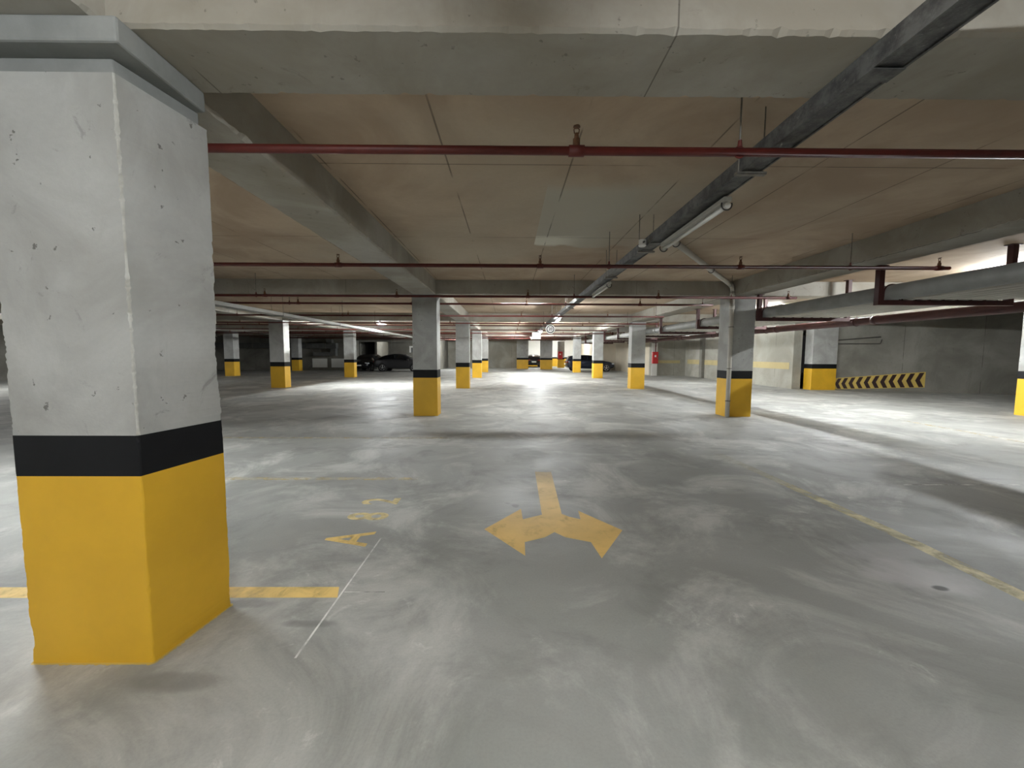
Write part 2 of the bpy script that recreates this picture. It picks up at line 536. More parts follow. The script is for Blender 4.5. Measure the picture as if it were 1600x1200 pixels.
def pillar(label, x0, x1, y0, d=CD, rough=False, seed=1, group=None, top=SOFFIT, y_h=YELLOW, b_h=BLACK):
    y1 = y0 + d
    t = thing('concrete_pillar', ((x0 + x1) / 2, y0 + d / 2, 0), label, 'pillar', group)
    st, ch = (0.012, 0.022) if rough else (0.10, 0.012)
    sp = 0.07 if rough else 0.0
    tp = 2.89 if rough else top
    pillar_segment('yellow_base', 'yellow', x0, x1, y0, y1, 0, y_h, t, seed, st, ch * (0.45 if rough else 0.5), seed, sp)
    pillar_segment('black_band', 'black', x0, x1, y0, y1, y_h, b_h, t, seed, st, ch * 0.5, seed, sp)
    pillar_segment('shaft', 'pillar', x0, x1, y0, y1, b_h, tp, t, seed + 50, st, ch, seed, sp)
    if rough:
        k, zc = 0.04, 2.978
        MB().poly([(x0 + k, y0 + k, tp), (x1 - k, y0 + k, tp), (x1 + sp - k, y1 - 0.01, tp), (x0 + k, y1 - 0.01, tp)],
                  (0, 0, zc - tp)).build('neck', 'neck', t, bevel=0.006)
        MB().poly([(x0 - 0.07, y0 - 0.066, zc), (x1 + 0.085, y0 - 0.066, zc), (x1 + 0.075, y1 - 0.01, zc), (x0 - 0.07, y1 - 0.01, zc)],
                  (0, 0, SOFFIT - zc)).build('capital', 'neck', t, bevel=0.012)
        # paint that ran out onto the floor along the foot
        mb = MB()
        rnd = random.Random(4)
        top_pts, n = [], 60
        per = [(x0, y0), (x1, y0), (x1 + sp, y1), (x0, y1)]
        inner, outer = [], []
        for c in range(4):
            a, b = Vector(per[c] + (0,)), Vector(per[(c + 1) % 4] + (0,))
            nrm = Vector((b - a).normalized().yx.to_3d())
            nrm = Vector(((b - a).y, -(b - a).x, 0)).normalized()
            for i in range(n):
                p = a + (b - a) * (i / n)
                w = 0.008 + 0.012 * abs(noise.noise((i * 0.35, c * 5.0, 1))) + 0.004 * rnd.random()
                inner.append((p.x - nrm.x * 0.004, p.y - nrm.y * 0.004, 0.003))
                outer.append((p.x + nrm.x * w, p.y + nrm.y * w, 0.001))
        mb.grid([inner, outer], close_u=True)
        mb.build('paint_run', 'chev_yellow', t)
    return t

XL = (-2.45, -1.83)
pillar('chipped concrete pillar with yellow base and stepped collar beside the A 82 bay', XL[0], XL[1], ROWS[1], rough=True, seed=3)
ords = ['first', 'second', 'third', 'fourth']
for k in range(2, 6):
    pillar('yellow-based pillar, %s one after the chipped collared pillar in its row' % ords[k - 2], XL[0], XL[1], ROWS[k], seed=10 + k)
pillar('yellow-based pillar with a grey drain pipe running down its corner', 5.6, 6.27, ROWS[2], seed=21)
for k in range(3, 6):
    pillar('yellow-based pillar, %s one after the drain-pipe pillar in its row' % ords[k - 3], 5.66, 6.3, ROWS[k], seed=20 + k)
pillar('yellow-based pillar second in front of the dark grey coupe, across the lit lane', -10.98, -10.32, ROWS[3], seed=31)
pillar('yellow-based pillar standing next to the rear of the dark grey coupe', -10.98, -10.32, ROWS[4], seed=32)
pillar('dim yellow-based pillar in front of the long wall duct', -19.65, -19.0, 27.6, 0.6, seed=33, group=None)
pillar('dim yellow-based pillar standing close against the ducted wall', -19.6, -18.95, 36.0, 0.6, seed=34)
pillar('wide yellow-based pillar at the end of the chevron panel', 13.88, 15.02, 18.08, seed=41)
pillar('yellow-based pillar standing in the open between rack and ramp wall', 13.78, 14.42, ROWS[2], seed=42)
pillar('wide yellow-based pillar beside the opening, on the bare grey wall side', 0.85, 2.1, 43.0, 0.5, seed=43)
pillar('wide yellow-based pillar beside the opening, on the hose cabinet side', 3.3, 4.55, 41.6, 0.5, seed=44)
pillar('yellow-based pillar carrying the far red hose cabinet', 5.7, 6.5, 46.5, 0.5, seed=45)

# ------------------------------------------------------------------ lamps
def lamp_mat(power):
    return emit('lit fluorescent tube %d' % power, (0.95, 0.985, 1.0, 1), power)
LM = {}
def batten(label, x, y, z, power=0, L=1.45, along='y', group=None, drop=False, shade=False):
    t = thing('fluorescent_lamp', (x, y, z), label, 'lamp', group, local=True, rz=0 if along == 'y' else R(90))
    MB().box(-0.035, 0.035, -L / 2, L / 2, 0.022, 0.065).build('housing', 'lamp_body', t, bevel=0.008)
    if power and power not in LM:
        LM[power] = lamp_mat(power)
    MB().tube([(0, -L / 2 + 0.06, -0.012), (0, L / 2 - 0.06, -0.012)], 0.022, 10).build('tube', LM[power] if power else 'tube_off', t, smooth=True)
    for s in (-1, 1):
        MB().tube([(0, s * (L / 2 - 0.06), -0.012), (0, s * (L / 2), -0.012)], [0.027, 0.027], 12).build('end_cap', 'lamp_body', t)
        MB().tube(arc((0, s * (L / 2 - 0.02), 0.0), 0.046, R(-200), R(20), 12), 0.006, 6).build('clip', 'dark_plastic', t)
    if shade:  # only on the added fill lamp, keeps its light off the slab
        for s in (-1, 1):
            MB().poly([(s * 0.03, -L / 2, 0.03), (s * 0.17, -L / 2, -0.04), (s * 0.17, -L / 2, -0.036), (s * 0.03, -L / 2, 0.036)], (0, L, 0)).build('added_reflector', 'lamp_body', t)
    if drop:
        for y in (-L / 3, L / 3):
            MB().tube([(0, y, 0.06), (0, y, SLAB - z)], 0.006, 6).build('hanger_rod', 'steel', t)
    return t

TZ = 2.902
batten('unlit fluorescent batten under the tray beside the drain pipe', 1.89, 4.25, TZ, 0)
batten('unlit fluorescent batten under the tray, next after the drain pipe', 1.89, 8.3, TZ, 0)
batten('dimly lit fluorescent batten under the tray just before the speed sign', 1.89, 15.3, TZ, 350)
batten('added fill batten, unseen behind the cross beam above the middle lane', 0.6, 11.25, 3.378, 700, along='x')  # added unseen lamp, brightens the speed sign and the middle floor
batten('lit fluorescent batten under the tray, first one past the speed sign', 1.89, 23.6, TZ, P_MID)
batten('lit fluorescent batten under the tray, second one past the speed sign', 1.89, 28.6, TZ, P_MID)
batten('lit fluorescent batten under the tray, farthest along it', 1.89, 32.9, TZ, P_MID)
batten('lit fluorescent batten glaring above the lane of the dark grey coupe', -6.35, 20.0, 3.06, P_LEFT, drop=True)
batten('lit fluorescent batten near the white back wall', -5.0, 39.0, 3.378, P_FAR)
batten('lit fluorescent batten behind the pipe rack at its ramp end', 10.3, 7.9, 3.378, 1000)
batten('lit fluorescent batten tucked behind the cross beam by the ramp', 9.7, 11.45, 3.378, P_RIGHT)
batten('lit fluorescent batten behind the middle of the pipe rack', 9.9, 15.2, 3.378, 550)
batten('lit fluorescent batten behind the far end of the pipe rack', 9.9, 21.5, 3.378, 800)
batten('lit fluorescent batten in the end bay with the black car', 3.0, 48.0, 3.378, P_FAR)
batten('lit fluorescent batten in the end bay behind the navy hatchback', 7.6, 47.5, 3.378, P_FAR)
batten('lit fluorescent batten above the lane behind the viewer', 0.05, -0.6, 2.98, P_BEHIND, drop=True)
batten('lit fluorescent batten far behind the viewer', -1.0, -6.9, 2.95, 900, drop=True)
batten('lit fluorescent batten behind the viewer on the bay side', -7.5, -1.5, 2.98, 500, drop=True)
batten('added fill batten hidden by the chipped pillar', -5.6, 4.6, 2.98, 800, drop=True, shade=True)  # added lamp out of sight, fills the dark floor of the left lane
batten('lit fluorescent batten in the side bay beyond the pillars', -24.0, 15.0, 3.378, P_LEFT)
batten('lit fluorescent batten inside the tan lobby', -11.5, 41.7, 3.378, 500)

# ------------------------------------------------------------------ sprinkler pipes
PZ = EYE + 1.335
pipe_ys = [2.72, 6.15]
for k in range(2, 6):
    pipe_ys += [ROWS[k] - 0.75, ROWS[k] + 0.62 + 0.03, ROWS[k] + 4.05]
head0 = rod0 = None
def head_mesh(mb, x, y, z):
    mb.tube([(x, y, z), (x, y, z + 0.05), (x, y, z + 0.051), (x, y, z + 0.085)], [0.024, 0.024, 0.017, 0.014], 10)
    mb.tube([(x - 0.014, y, z + 0.085), (x - 0.018, y, z + 0.11), (x, y, z + 0.128)], 0.004, 6)
    mb.tube([(x + 0.014, y, z + 0.085), (x + 0.018, y, z + 0.11), (x, y, z + 0.128)], 0.004, 6)
    mb.tube([(x, y, z + 0.126), (x, y, z + 0.132)], [0.024, 0.022], 12)
def ordinal(i):
    return ['first', 'second', 'third', 'fourth', 'fifth', 'sixth', 'seventh', 'eighth', 'ninth', 'tenth', 'eleventh', 'twelfth',
            'thirteenth', 'fourteenth', 'fifteenth', 'sixteenth'][i]
HM = None
for i, y in enumerate(pipe_ys):
    x0, x1 = (-22.0, 6.75)
    if i == 0:
        x0, x1 = -9.0, 3.62
    if i >= 3:
        x1 = 5.5 if i % 3 != 2 else 6.75
    t = thing('sprinkler_pipe', (0, y, PZ), 'red sprinkler pipe crossing the ceiling, %s one counted from the chipped pillar' % ordinal(i),
              'pipe', 'red sprinkler pipes under the slab', local=True)
    r = 0.028
    MB().tube([(x0, 0, 0), (x1, 0, 0)], r, 12).build('pipe', 'red', t, smooth=True)
    hx = 0.44 + (0.03 if i % 2 else 0)
    xs = [hx + 3.06 * j for j in range(-8, 4) if x0 + 0.2 < hx + 3.06 * j < x1 - 0.05]
    for j, x in enumerate(xs):
        if HM is None:
            mb = MB()
            head_mesh(mb, 0, 0, 0.025)
            HM = mb.build('sprinkler_head', 'rust', t)
            h = HM
        else:
            h = HM.copy(); COL.objects.link(h); h.parent = t
        h.location = (x, 0, 0)
        MB().tube([(x - 0.05, 0, 0), (x + 0.05, 0, 0)], 0.036, 12).build('tee_fitting', 'red', t, smooth=True) if i < 4 else None
    for j in range(-5, 3):
        x = 1.52 + 3.7 * j
        if x0 + 0.3 < x < x1 - 0.1 and not any(a - 0.1 < x < b + 0.1 for a, b in ROW_X):
            MB().tube([(x, 0, 0.05), (x, 0, SLAB - PZ)], 0.006 if i < 3 else 0.008, 6).build('hanger_rod', 'steel', t)
            MB().tube(arc((x, 0, 0), 0.034, 0, R(345), 14), 0.007, 6).build('ring_clamp', 'red', t)
            MB().tube([(x, 0, 0.034), (x, 0, 0.075)], [0.016, 0.012], 8).build('clamp_nut', 'red', t)
    if i == 0:
        MB().tube([(x1 - 0.02, 0, -0.01), (x1, 0, 0.06), (x1 + 0.0, 0, 0.30)], 0.042, 12).build('riser_elbow', 'red', t, smooth=True)

# ------------------------------------------------------------------ central cable tray
def cable_tray(label, x0, x1, z0, z1, ya, yb, mat, hang):
    t = thing('cable_tray', ((x0 + x1) / 2, ya, z0), label, 'cable tray')
    MB().box(x0, x1, ya, yb, z0, z0 + 0.006).build('tray_bottom', mat, t)
    for s, x in ((0, x0), (1, x1)):
        mb = MB().box(x - 0.003, x + 0.003, ya, yb, z0 - 0.004, z1)
        mb.box(x - (0.0 if s else -0.0) - (0.012 if s else 0.0), x + (0.0 if s else 0.012), ya, yb, z1 - 0.004, z1)
        mb.box(x - 0.006, x + 0.006, ya, yb, z0 - 0.008, z0 + 0.010)
        mb.build('side_rail', mat, t)
    y = ya + 1.0
    while y < yb:
        MB().box(x0 - 0.008, x1 + 0.008, y, y + 0.10, z0 - 0.012, z0 - 0.008).build('joint_plate', mat, t)
        y += 3.0
    for y in hang:
        for x in (x0 - 0.02, x1 + 0.02):
            MB().tube([(x, y, z0 - 0.02), (x, y, SLAB)], 0.005, 6).build('hanger_rod', 'steel', t)
        MB().box(x0 - 0.04, x1 + 0.04, y - 0.02, y + 0.02, z0 - 0.03, z0 - 0.010).build('hanger_bar', 'steel', t)
    return t
cable_tray('dusty grey steel cable tray running down the middle lane', 1.75, 1.895, 2.985, 3.088, -2.0, 36.0, 'tray',
           [0.5, 3.1, 5.4, 7.2, 12.0, 14.6, 20.2, 22.8, 28.4, 31.0])
j = thing('junction_box', (1.69, 5.15, 3.02), 'small grey junction box on the middle cable tray', 'junction box', local=True)
MB().tube([(0, 0, -0.04), (0, 0, 0.03)], 0.045, 14).build('body', 'lamp_body', j)
MB().tube([(0, 0, -0.055), (0, 0, -0.04)], [0.036, 0.05], 14).build('lid', 'white_sign', j)
for s in (-1, 1):
    MB().tube([(0, s * 0.045, -0.01), (0, s * 0.075, -0.01)], 0.012, 8).build('cable_gland', 'dark_plastic', j)
cable_tray('pale wide cable tray running along the lane of the dark grey coupe', -7.05, -6.75, 2.72, 2.80, 3.0, 38.0, 'pipe_grey',
           [6, 12, 16, 21, 25, 29, 33])

# ------------------------------------------------------------------ drain pipe at its pillar
t = thing('drain_pipe', (5.52, 10.02, 0), 'pale grey plastic drain pipe dropping down a pillar corner', 'pipe')
px, py = 5.62, 10.08
MB().tube([(px, py, 0.0), (px, py, 3.12)], 0.052, 16).build('downpipe', 'pvc', t, smooth=True)
MB().tube([(px, py, 3.06), (px, py, 3.2), (px - 0.05, py - 0.06, 3.28), (px - 0.18, py - 0.2, 3.32)], 0.054, 16).build('elbow', 'pvc', t, smooth=True)
MB().tube([(px - 0.16, py - 0.18, 3.316), (2.62, 6.42, 3.38)], 0.048, 16).build('sloping_run', 'pvc', t, smooth=True)
MB().tube([(2.64, 6.44, 3.38), (2.56, 6.34, 3.385), (2.5, 6.28, 3.46)], 0.054, 16).build('inlet_elbow', 'pvc', t, smooth=True)
for z in (2.75, 3.08):
    MB().tube([(px, py, z), (px, py, z + 0.10)], 0.064, 16).build('socket', 'pvc', t, smooth=True)
for z in (0.42, 1.25, 2.3):
    MB().tube(arc((px, py, z), 0.058, 0, R(355), 20, 'z'), 0.008, 6).build('pipe_clip', 'dark_plastic', t)
for f in (0.45, 0.98):
    p = Vector((px - 0.16, py - 0.18, 3.316)).lerp(Vector((2.62, 6.42, 3.38)), f)
    d = Vector((1, 1.15, 0)).normalized()
    u = Vector((d.y, -d.x, 0))
    pts = [p + u * 0.058 * math.cos(a) + Vector((0, 0, 0.058 * math.sin(a))) for a in [R(-200 + 18 * q) for q in range(13)]]
    MB().tube(pts, 0.007, 6).build('pipe_clip', 'dark_plastic', t)

# ------------------------------------------------------------------ pipe rack (red trapeze hangers carrying grey pipes)
RY = [6.7 + 3.2 * k for k in range(9)]
RZ = EYE + 0.92
RX0, RX1 = 6.2, 8.4
rack_pipes = [(6.42, 0.13)] + [(6.70 + 0.235 * k, 0.095) for k in range(7)]
for i, y in enumerate(RY):
    t = thing('pipe_hanger', (RX0, y, RZ), 'red trapeze hanger under the grey pipes, %s one from the ramp end' % ordinal(i), 'pipe hanger',
              'red trapeze hangers of the pipe rack', local=True)
    MB().box(-0.045, RX1 - RX0 + 0.045, -0.045, 0.045, -0.08, 0.0).build('crossbar', 'red_dark_shade', t, bevel=0.004)
    MB().box(-0.045, 0.045, -0.045, 0.045, 0.0, SOFFIT - RZ).build('post', 'red_dark_shade', t, bevel=0.004)
    MB().box(RX1 - RX0 - 0.045, RX1 - RX0 + 0.045, -0.045, 0.045, 0.0, SLAB - RZ).build('post', 'red_dark_shade', t, bevel=0.004)
    for x, zt in ((0, SOFFIT - RZ), (RX1 - RX0, SLAB - RZ)):
        MB().box(x - 0.09, x + 0.09, -0.06, 0.06, zt - 0.012, zt).build('ceiling_plate', 'red_dark_shade', t)
    for x, r in rack_pipes:
        MB().tube([(x - RX0 - r - 0.008, 0, 0.0)] + arc((x - RX0, 0, r), r + 0.008, R(180), R(0), 10)
                  + [(x - RX0 + r + 0.008, 0, 0.0)], 0.012, 6).build('pipe_clamp', 'red_dark_shade', t)
for i, (x, r) in enumerate(rack_pipes):
    nm = 'thick grey insulated pipe on the hanger rack, nearest the drain-pipe pillar' if i == 0 else \
        'thin grey pipe on the hanger rack, %s one from the thick pipe' % ordinal(i - 1)
    t = thing('rack_pipe', (x, 0, RZ + r), nm, 'pipe', 'grey pipes on the hanger rack', local=True)
    MB().tube([(0, 0.5, 0), (0, 36, 0)], r, 16).build('pipe', 'pipe_dull' if i == 0 else 'pvc', t, smooth=True)
    for k in range(5):
        y = 4.4 + 6.4 * k + 0.15 * i
        MB().tube([(0, y, 0), (0, y + 0.14, 0)], r + 0.007, 16).build('coupling', 'pipe_dull' if i == 0 else 'pvc', t, smooth=True)
t = thing('sprinkler_main', (9.0, 0, EYE + 0.86), 'thick dark red sprinkler main pipe beyond the pipe rack', 'pipe', local=True)
MB().tube([(0, -2, 0), (0, 29.9, 0)], 0.10, 16).build('pipe', 'red_dark_shade', t, smooth=True)
for k in range(8):
    y = 2.5 + 3.6 * k
    MB().tube([(0, y, 0), (0, y + 0.12, 0)], 0.113, 16).build('coupling', 'red_dark_shade', t, smooth=True)
    MB().tube([(0, y + 0.6, 0.07), (0, y + 0.6, SLAB - EYE - 0.86)], 0.008, 6).build('hanger_rod', 'steel', t)
    MB().tube(arc((0, y + 0.6, 0), 0.107, 0, R(355), 18), 0.010, 6).build('ring_clamp', 'red_dark_shade', t)

# ------------------------------------------------------------------ chevron panel on the ramp wall
cp = thing('chevron_panel', A0, 'black and yellow chevron panel flaring along the angled wall', 'panel')
def on_wall(s, z, d):
    p = A0 + AD * s + AN * d
    return (p.x, p.y, z)
S0, S1 = 0.06, 3.35
zb = lambda s: 0.02 + 0.19 * (s - S0) / (S1 - S0)
zt = lambda s: 0.53 + 0.36 * (s - S0) / (S1 - S0)
MB().poly([on_wall(S0, zb(S0), 0.0), on_wall(S1, zb(S1), 0.0), on_wall(S1, zt(S1), 0.0), on_wall(S0, zt(S0), 0.0)], AN * 0.012).build('backing', 'chev_yellow', cp)
nchev = 11
for k in range(nchev):
    s0 = S0 + 0.08 + (S1 - S0 - 0.42) * (k / (nchev - 1)) ** 1.08
    w = 0.135 + 0.03 * k / nchev
    q = 0.105 + 0.035 * k / nchev
    mb = MB()
    zm = lambda s: (zb(s) * 0.52 + zt(s) * 0.48)
    pts = [(s0, zm(s0)), (s0 + q, zt(s0 + q) - 0.03), (s0 + q + w, zt(s0 + q + w) - 0.03), (s0 + w, zm(s0 + w)),
           (s0 + q + w, zb(s0 + q + w) + 0.02), (s0 + q, zb(s0 + q) + 0.02)]
    a = [on_wall(s, z, 0.012) for s, z in pts]
    for idx in ((0, 1, 2, 3), (0, 3, 4, 5)):
        mb.poly([a[i] for i in idx], AN * 0.004)
    mb.build('chevron', 'maroon', cp)

# ------------------------------------------------------------------ hose cabinets
def hose_cabinet(label, x, y, z, w, h):
    t = thing('hose_cabinet', (x, y, z), label, 'cabinet', local=True)
    MB().box(-w / 2, w / 2, -0.20, 0, 0, h).build('body', 'red_box', t, bevel=0.01)
    d = MB().box(-w / 2 + 0.03, w / 2 - 0.03, -0.215, -0.20, 0.03, h - 0.03).build('door', 'red_box', t, bevel=0.004)
    MB().box(w / 2 - 0.09, w / 2 - 0.06, -0.235, -0.215, h * 0.45, h * 0.55).build('handle', 'steel', d)
    MB().box(-w * 0.2, w * 0.1, -0.219, -0.215, h * 0.55, h * 0.72).build('notice_plate', 'white_sign', d)
    return t
t = MB().box(10.78, 11.2, 29.92, 29.983, 0.0, 2.45).build('backing_board', 'wall_white')
tag(t, 'tall white board behind the red hose cabinet on the corner wall', 'board')
hose_cabinet('red hose cabinet on the tall white board', 10.99, 29.925, 0.92, 0.42, 0.88)
hose_cabinet('small red hose cabinet on the yellow-based pillar at the hall end', 6.0, 46.5, 1.05, 0.5, 0.85)
t = thing('hose_riser', (11.02, 29.82, 1.8), 'dark red riser pipe feeding the hose cabinet on the white board', 'pipe', local=True)
MB().tube([(0, 0, 0), (0, 0, 0.95), (0, -0.05, 1.0), (0, -0.3, 1.02)], 0.03, 12).build('pipe', 'red', t, smooth=True)
MB().tube([(0, 0, 0.4), (0, 0, 0.46)], 0.04, 12).build('coupling', 'red', t, smooth=True)

# ------------------------------------------------------------------ speed sign and white plate hung from the tray
t = thing('speed_sign', (1.76, 17.0, 2.66), 'round white 20 speed limit sign with dark ring under the tray', 'sign', local=True)
def disc(mb, r0, r1, y0, y1, n=40):
    rows = [[(r * math.cos(2 * math.pi * k / n), y, r * math.sin(2 * math.pi * k / n)) for k in range(n)]
            for r, y in ((r0, y1), (r1, y1), (r1, y0), (r0, y0))]
    V = mb.grid(rows, close_u=True)
    for k in range(n):
        mb.bm.faces.new((V[3][k], V[3][(k + 1) % n], V[0][(k + 1) % n], V[0][k]))
    return mb
MB().tube([(0, 0, 0), (0, 0.02, 0)], 0.20, 40).build('plate', 'white_sign', t)
disc(MB(), 0.128, 0.165, -0.004, 0.0).build('ring', 'print_black', t)
MB().tube([(0, 0.028, 0.08), (0, 0.028, 0.312)], 0.008, 8).build('bracket', 'steel', t)
def text_part(body, name, size, mat, parent, mtx, depth):
    cu = bpy.data.curves.new(name, 'FONT')
    cu.body = body
    cu.size = size
    cu.align_x = 'CENTER'
    cu.align_y = 'CENTER'
    cu.extrude = depth
    cu.resolution_u = 4
    cu.offset = size * 0.02
    tmp = bpy.data.objects.new('tmp', cu)
    COL.objects.link(tmp)
    bpy.context.view_layer.update()
    me = bpy.data.meshes.new_from_object(tmp.evaluated_get(bpy.context.evaluated_depsgraph_get()))
    bpy.data.objects.remove(tmp)
    me.transform(mtx)
    me.materials.clear()
    me.materials.append(M[mat])
    o = bpy.data.objects.new(name, me)
    COL.objects.link(o)
    if parent is not None:
        o.parent = parent
    return o
text_part('20', 'digits', 0.18, 'print_black', t, Matrix.Translation((0, -0.003, 0)) @ Matrix.Rotation(R(90), 4, 'X'), 0.002)
t = thing('hanging_plate', (1.53, 22.2, 2.6), 'glowing white rectangular sign box hanging behind the speed sign', 'sign', local=True)
MB().box(-0.24, 0.24, 0, 0.05, -0.17, 0.2).build('plate', 'backlit', t, bevel=0.003)
for x in (-0.17, 0.17):
    MB().tube([(x, 0.025, 0.2), (x, 0.025, SLAB - 2.6)], 0.006, 6).build('hanger_rod', 'steel', t)
t = thing('wall_notice', (-9.7, 40.0, 2.0), 'small white notice on the grey wall beside the coupe', 'sign', local=True)
MB().box(-0.28, 0.28, -0.02, 0, -0.3, 0.35).build('board', 'white_sign', t, bevel=0.003)
MB().box(-0.10, 0.10, -0.024, -0.02, -0.3, 0.2).build('dark_panel', 'duct', t)

# ------------------------------------------------------------------ duct on the dim wall
t = thing('wall_duct', (-20, 37.6, 2.2), 'long dusty sheet metal duct along the dim wall, turning down at one end', 'duct')
MB().box(-28.4, -16.2, 37.45, 37.95, 2.05, 2.55).build('long_run', 'duct', t, bevel=0.01)
MB().box(-16.75, -16.25, 37.45, 37.95, 1.35, 2.05).build('drop', 'duct', t, bevel=0.01)
MB().box(-18.4, -16.75, 37.5, 37.9, 1.35, 1.7).build('return_run', 'duct', t, bevel=0.01)
MB().box(-17.1, -16.6, 37.45, 37.95, 2.55, 2.95).build('riser', 'duct', t, bevel=0.01)
for x in (-26.5, -24.0, -21.5, -19.0, -17.2):
    MB().box(x, x + 0.05, 37.42, 37.98, 2.02, 2.58).build('flange', 'steel', t)
for k, x in enumerate((-18.7, -16.9)):
    tag(MB().box(x, x + 1.4, 37.96, 38.0, 0.25, 1.1).build('wall_panel', 'wall_white', None), 'pale access panel low on the dim wall, %s' %
        ('next to the dim pillar' if k == 0 else 'next to the dark opening'), 'panel')

# cables stapled on the ramp wall
t = thing('wall_conduit', on_wall(0.3, 2.2, 0.0), 'thin dark conduits fixed high on the angled wall', 'conduit')
MB().tube([on_wall(0.1, 2.28, 0.03), on_wall(1.7, 2.42, 0.03)], 0.02, 8).build('conduit', 'dark_plastic', t)
MB().tube([on_wall(0.1, 2.12, 0.03), on_wall(1.7, 2.12, 0.03), on_wall(1.75, 2.3, 0.03)], 0.018, 8).build('conduit', 'dark_plastic', t)

# ------------------------------------------------------------------ floor markings
def flat(name, pts, mat, parent=None, z=0.001):
    mb = MB()
    vs = [mb.bm.verts.new((x, y, z)) for x, y in pts]
    f = mb.bm.faces.new(vs)
    bmesh.ops.triangulate(mb.bm, faces=[f])
    o = mb.build(name, mat, parent)
    for p in o.data.polygons:
        if p.normal.z < 0:
            p.flip()
    return o
arrow = [(0.36, 5.30), (0.58, 5.30), (0.535, 3.87), (0.60, 3.80), (0.70, 3.74), (0.715, 3.95), (1.04, 3.50), (0.735, 3.00),
         (0.705, 3.27), (0.50, 3.36), (0.415, 3.46), (0.32, 3.36), (0.14, 3.27), (0.135, 3.04), (-0.22, 3.52), (0.13, 4.0), (0.14, 3.74), (0.335, 3.85)]
tag(flat('lane_arrow', arrow, 'paint_arrow'), 'yellow painted arrow splitting to both sides on the lane', 'floor marking')
tag(flat('bay_line', [(-5.6, 2.50), (-1.12, 2.50), (-1.16, 2.62), (-5.6, 2.62)], 'paint_y'), 'yellow bay line meeting the foot of the chipped pillar', 'floor marking')
tag(flat('bay_line', [(-5.6, 4.93), (-1.15, 4.93), (-1.15, 5.04), (-5.6, 5.04)], 'paint_y2'), 'very faded yellow bay line beyond the A 82 number', 'floor marking')
tag(flat('bay_line', [(-5.6, 7.4), (-1.15, 7.4), (-1.15, 7.5), (-5.6, 7.5)], 'paint_y2'), 'barely visible yellow bay line, next after the one beyond A 82', 'floor marking')
tag(flat('lane_line', [(3.33, 1.6), (3.47, 1.6), (3.55, 3.5), (3.47, 6.3), (3.33, 6.3), (3.41, 3.5)], 'paint_line'), 'faded yellow lane line on the open side of the arrow', 'floor marking')
tag(flat('bay_line', [(9.38, 5.2), (9.5, 5.2), (9.8, 9.8), (9.68, 9.8)], 'paint_y2'), 'pale yellow bay line under the pipe rack lamp', 'floor marking')
tag(flat('bay_line', [(4.9, 4.76), (9.4, 4.76), (9.4, 4.80), (4.9, 4.80)], 'chalk2'), 'rubbed whitish line crossing the empty bays under the rack', 'floor marking')
tag(flat('chalk_line', [(-1.125, 1.98), (-1.113, 1.98), (-1.10, 3.35), (-1.112, 3.35)], 'chalk'), 'white chalk guide line at the ends of the bays', 'floor marking')
tag(flat('chalk_line', [(-1.10, 2.557), (-0.83, 2.557), (-0.83, 2.567), (-1.10, 2.567)], 'chalk2'), 'short white chalk tick crossing off the guide line', 'floor marking')
bn = thing('bay_number', (-1.36, 3.75, 0), 'faded yellow A 82 bay number painted on the floor', 'floor marking', local=True)
# letters: tops point to the bay (-X), reading direction along +Y
for ch, y, sx, mt in (('A', 3.33, 1.0, 'paint_y'), ('8', 3.81, 1.0, 'paint_num'), ('2', 4.21, 1.0, 'paint_num')):
    mtx = (Matrix.Translation((0, y - 3.75, 0.0012)) @ Matrix.Rotation(R(90), 4, 'Z') @ Matrix.Diagonal((0.72, 1.0, 1, 1)))
    o = text_part(ch, 'character', 0.54, mt, bn, mtx, 0.0)
    for p in o.data.polygons:
        if p.normal.z < 0:
            p.flip()

# ------------------------------------------------------------------ cars
COUPE = [(-2.28, .52, .84, .88, .66, .72, .60), (-2.16, .34, .98, 1.06, .82, .86, .64), (-1.8, .29, 1.03, 1.24, .90, .93, .62),
         (-1.2, .27, 1.04, 1.48, .93, .95, .60), (-.4, .25, 1.02, 1.61, .93, .95, .60), (.3, .25, 1.00, 1.58, .93, .95, .59),
         (.75, .25, .99, 1.38, .93, .95, .60), (1.25, .25, .98, 1.05, .92, .94, .68), (1.85, .28, .88, .95, .89, .91, .66),
         (2.18, .34, .74, .80, .80, .82, .60), (2.3, .48, .62, .66, .62, .64, .5)]
HATCH = [(-2.2, .48, .86, .92, .70, .74, .62), (-2.1, .32, 1.00, 1.18, .84, .86, .66), (-1.9, .28, 1.02, 1.44, .89, .91, .64),
         (-1.2, .26, 1.00, 1.52, .91, .93, .62), (-.4, .24, .98, 1.54, .91, .93, .62), (.25, .24, .96, 1.50, .91, .93, .61),
         (.75, .24, .95, 1.28, .91, .93, .62), (1.25, .24, .94, 1.00, .90, .92, .66), (1.85, .27, .86, .91, .87, .89, .66),
         (2.15, .32, .72, .78, .78, .80, .60), (2.26, .46, .60, .64, .6, .62, .5)]
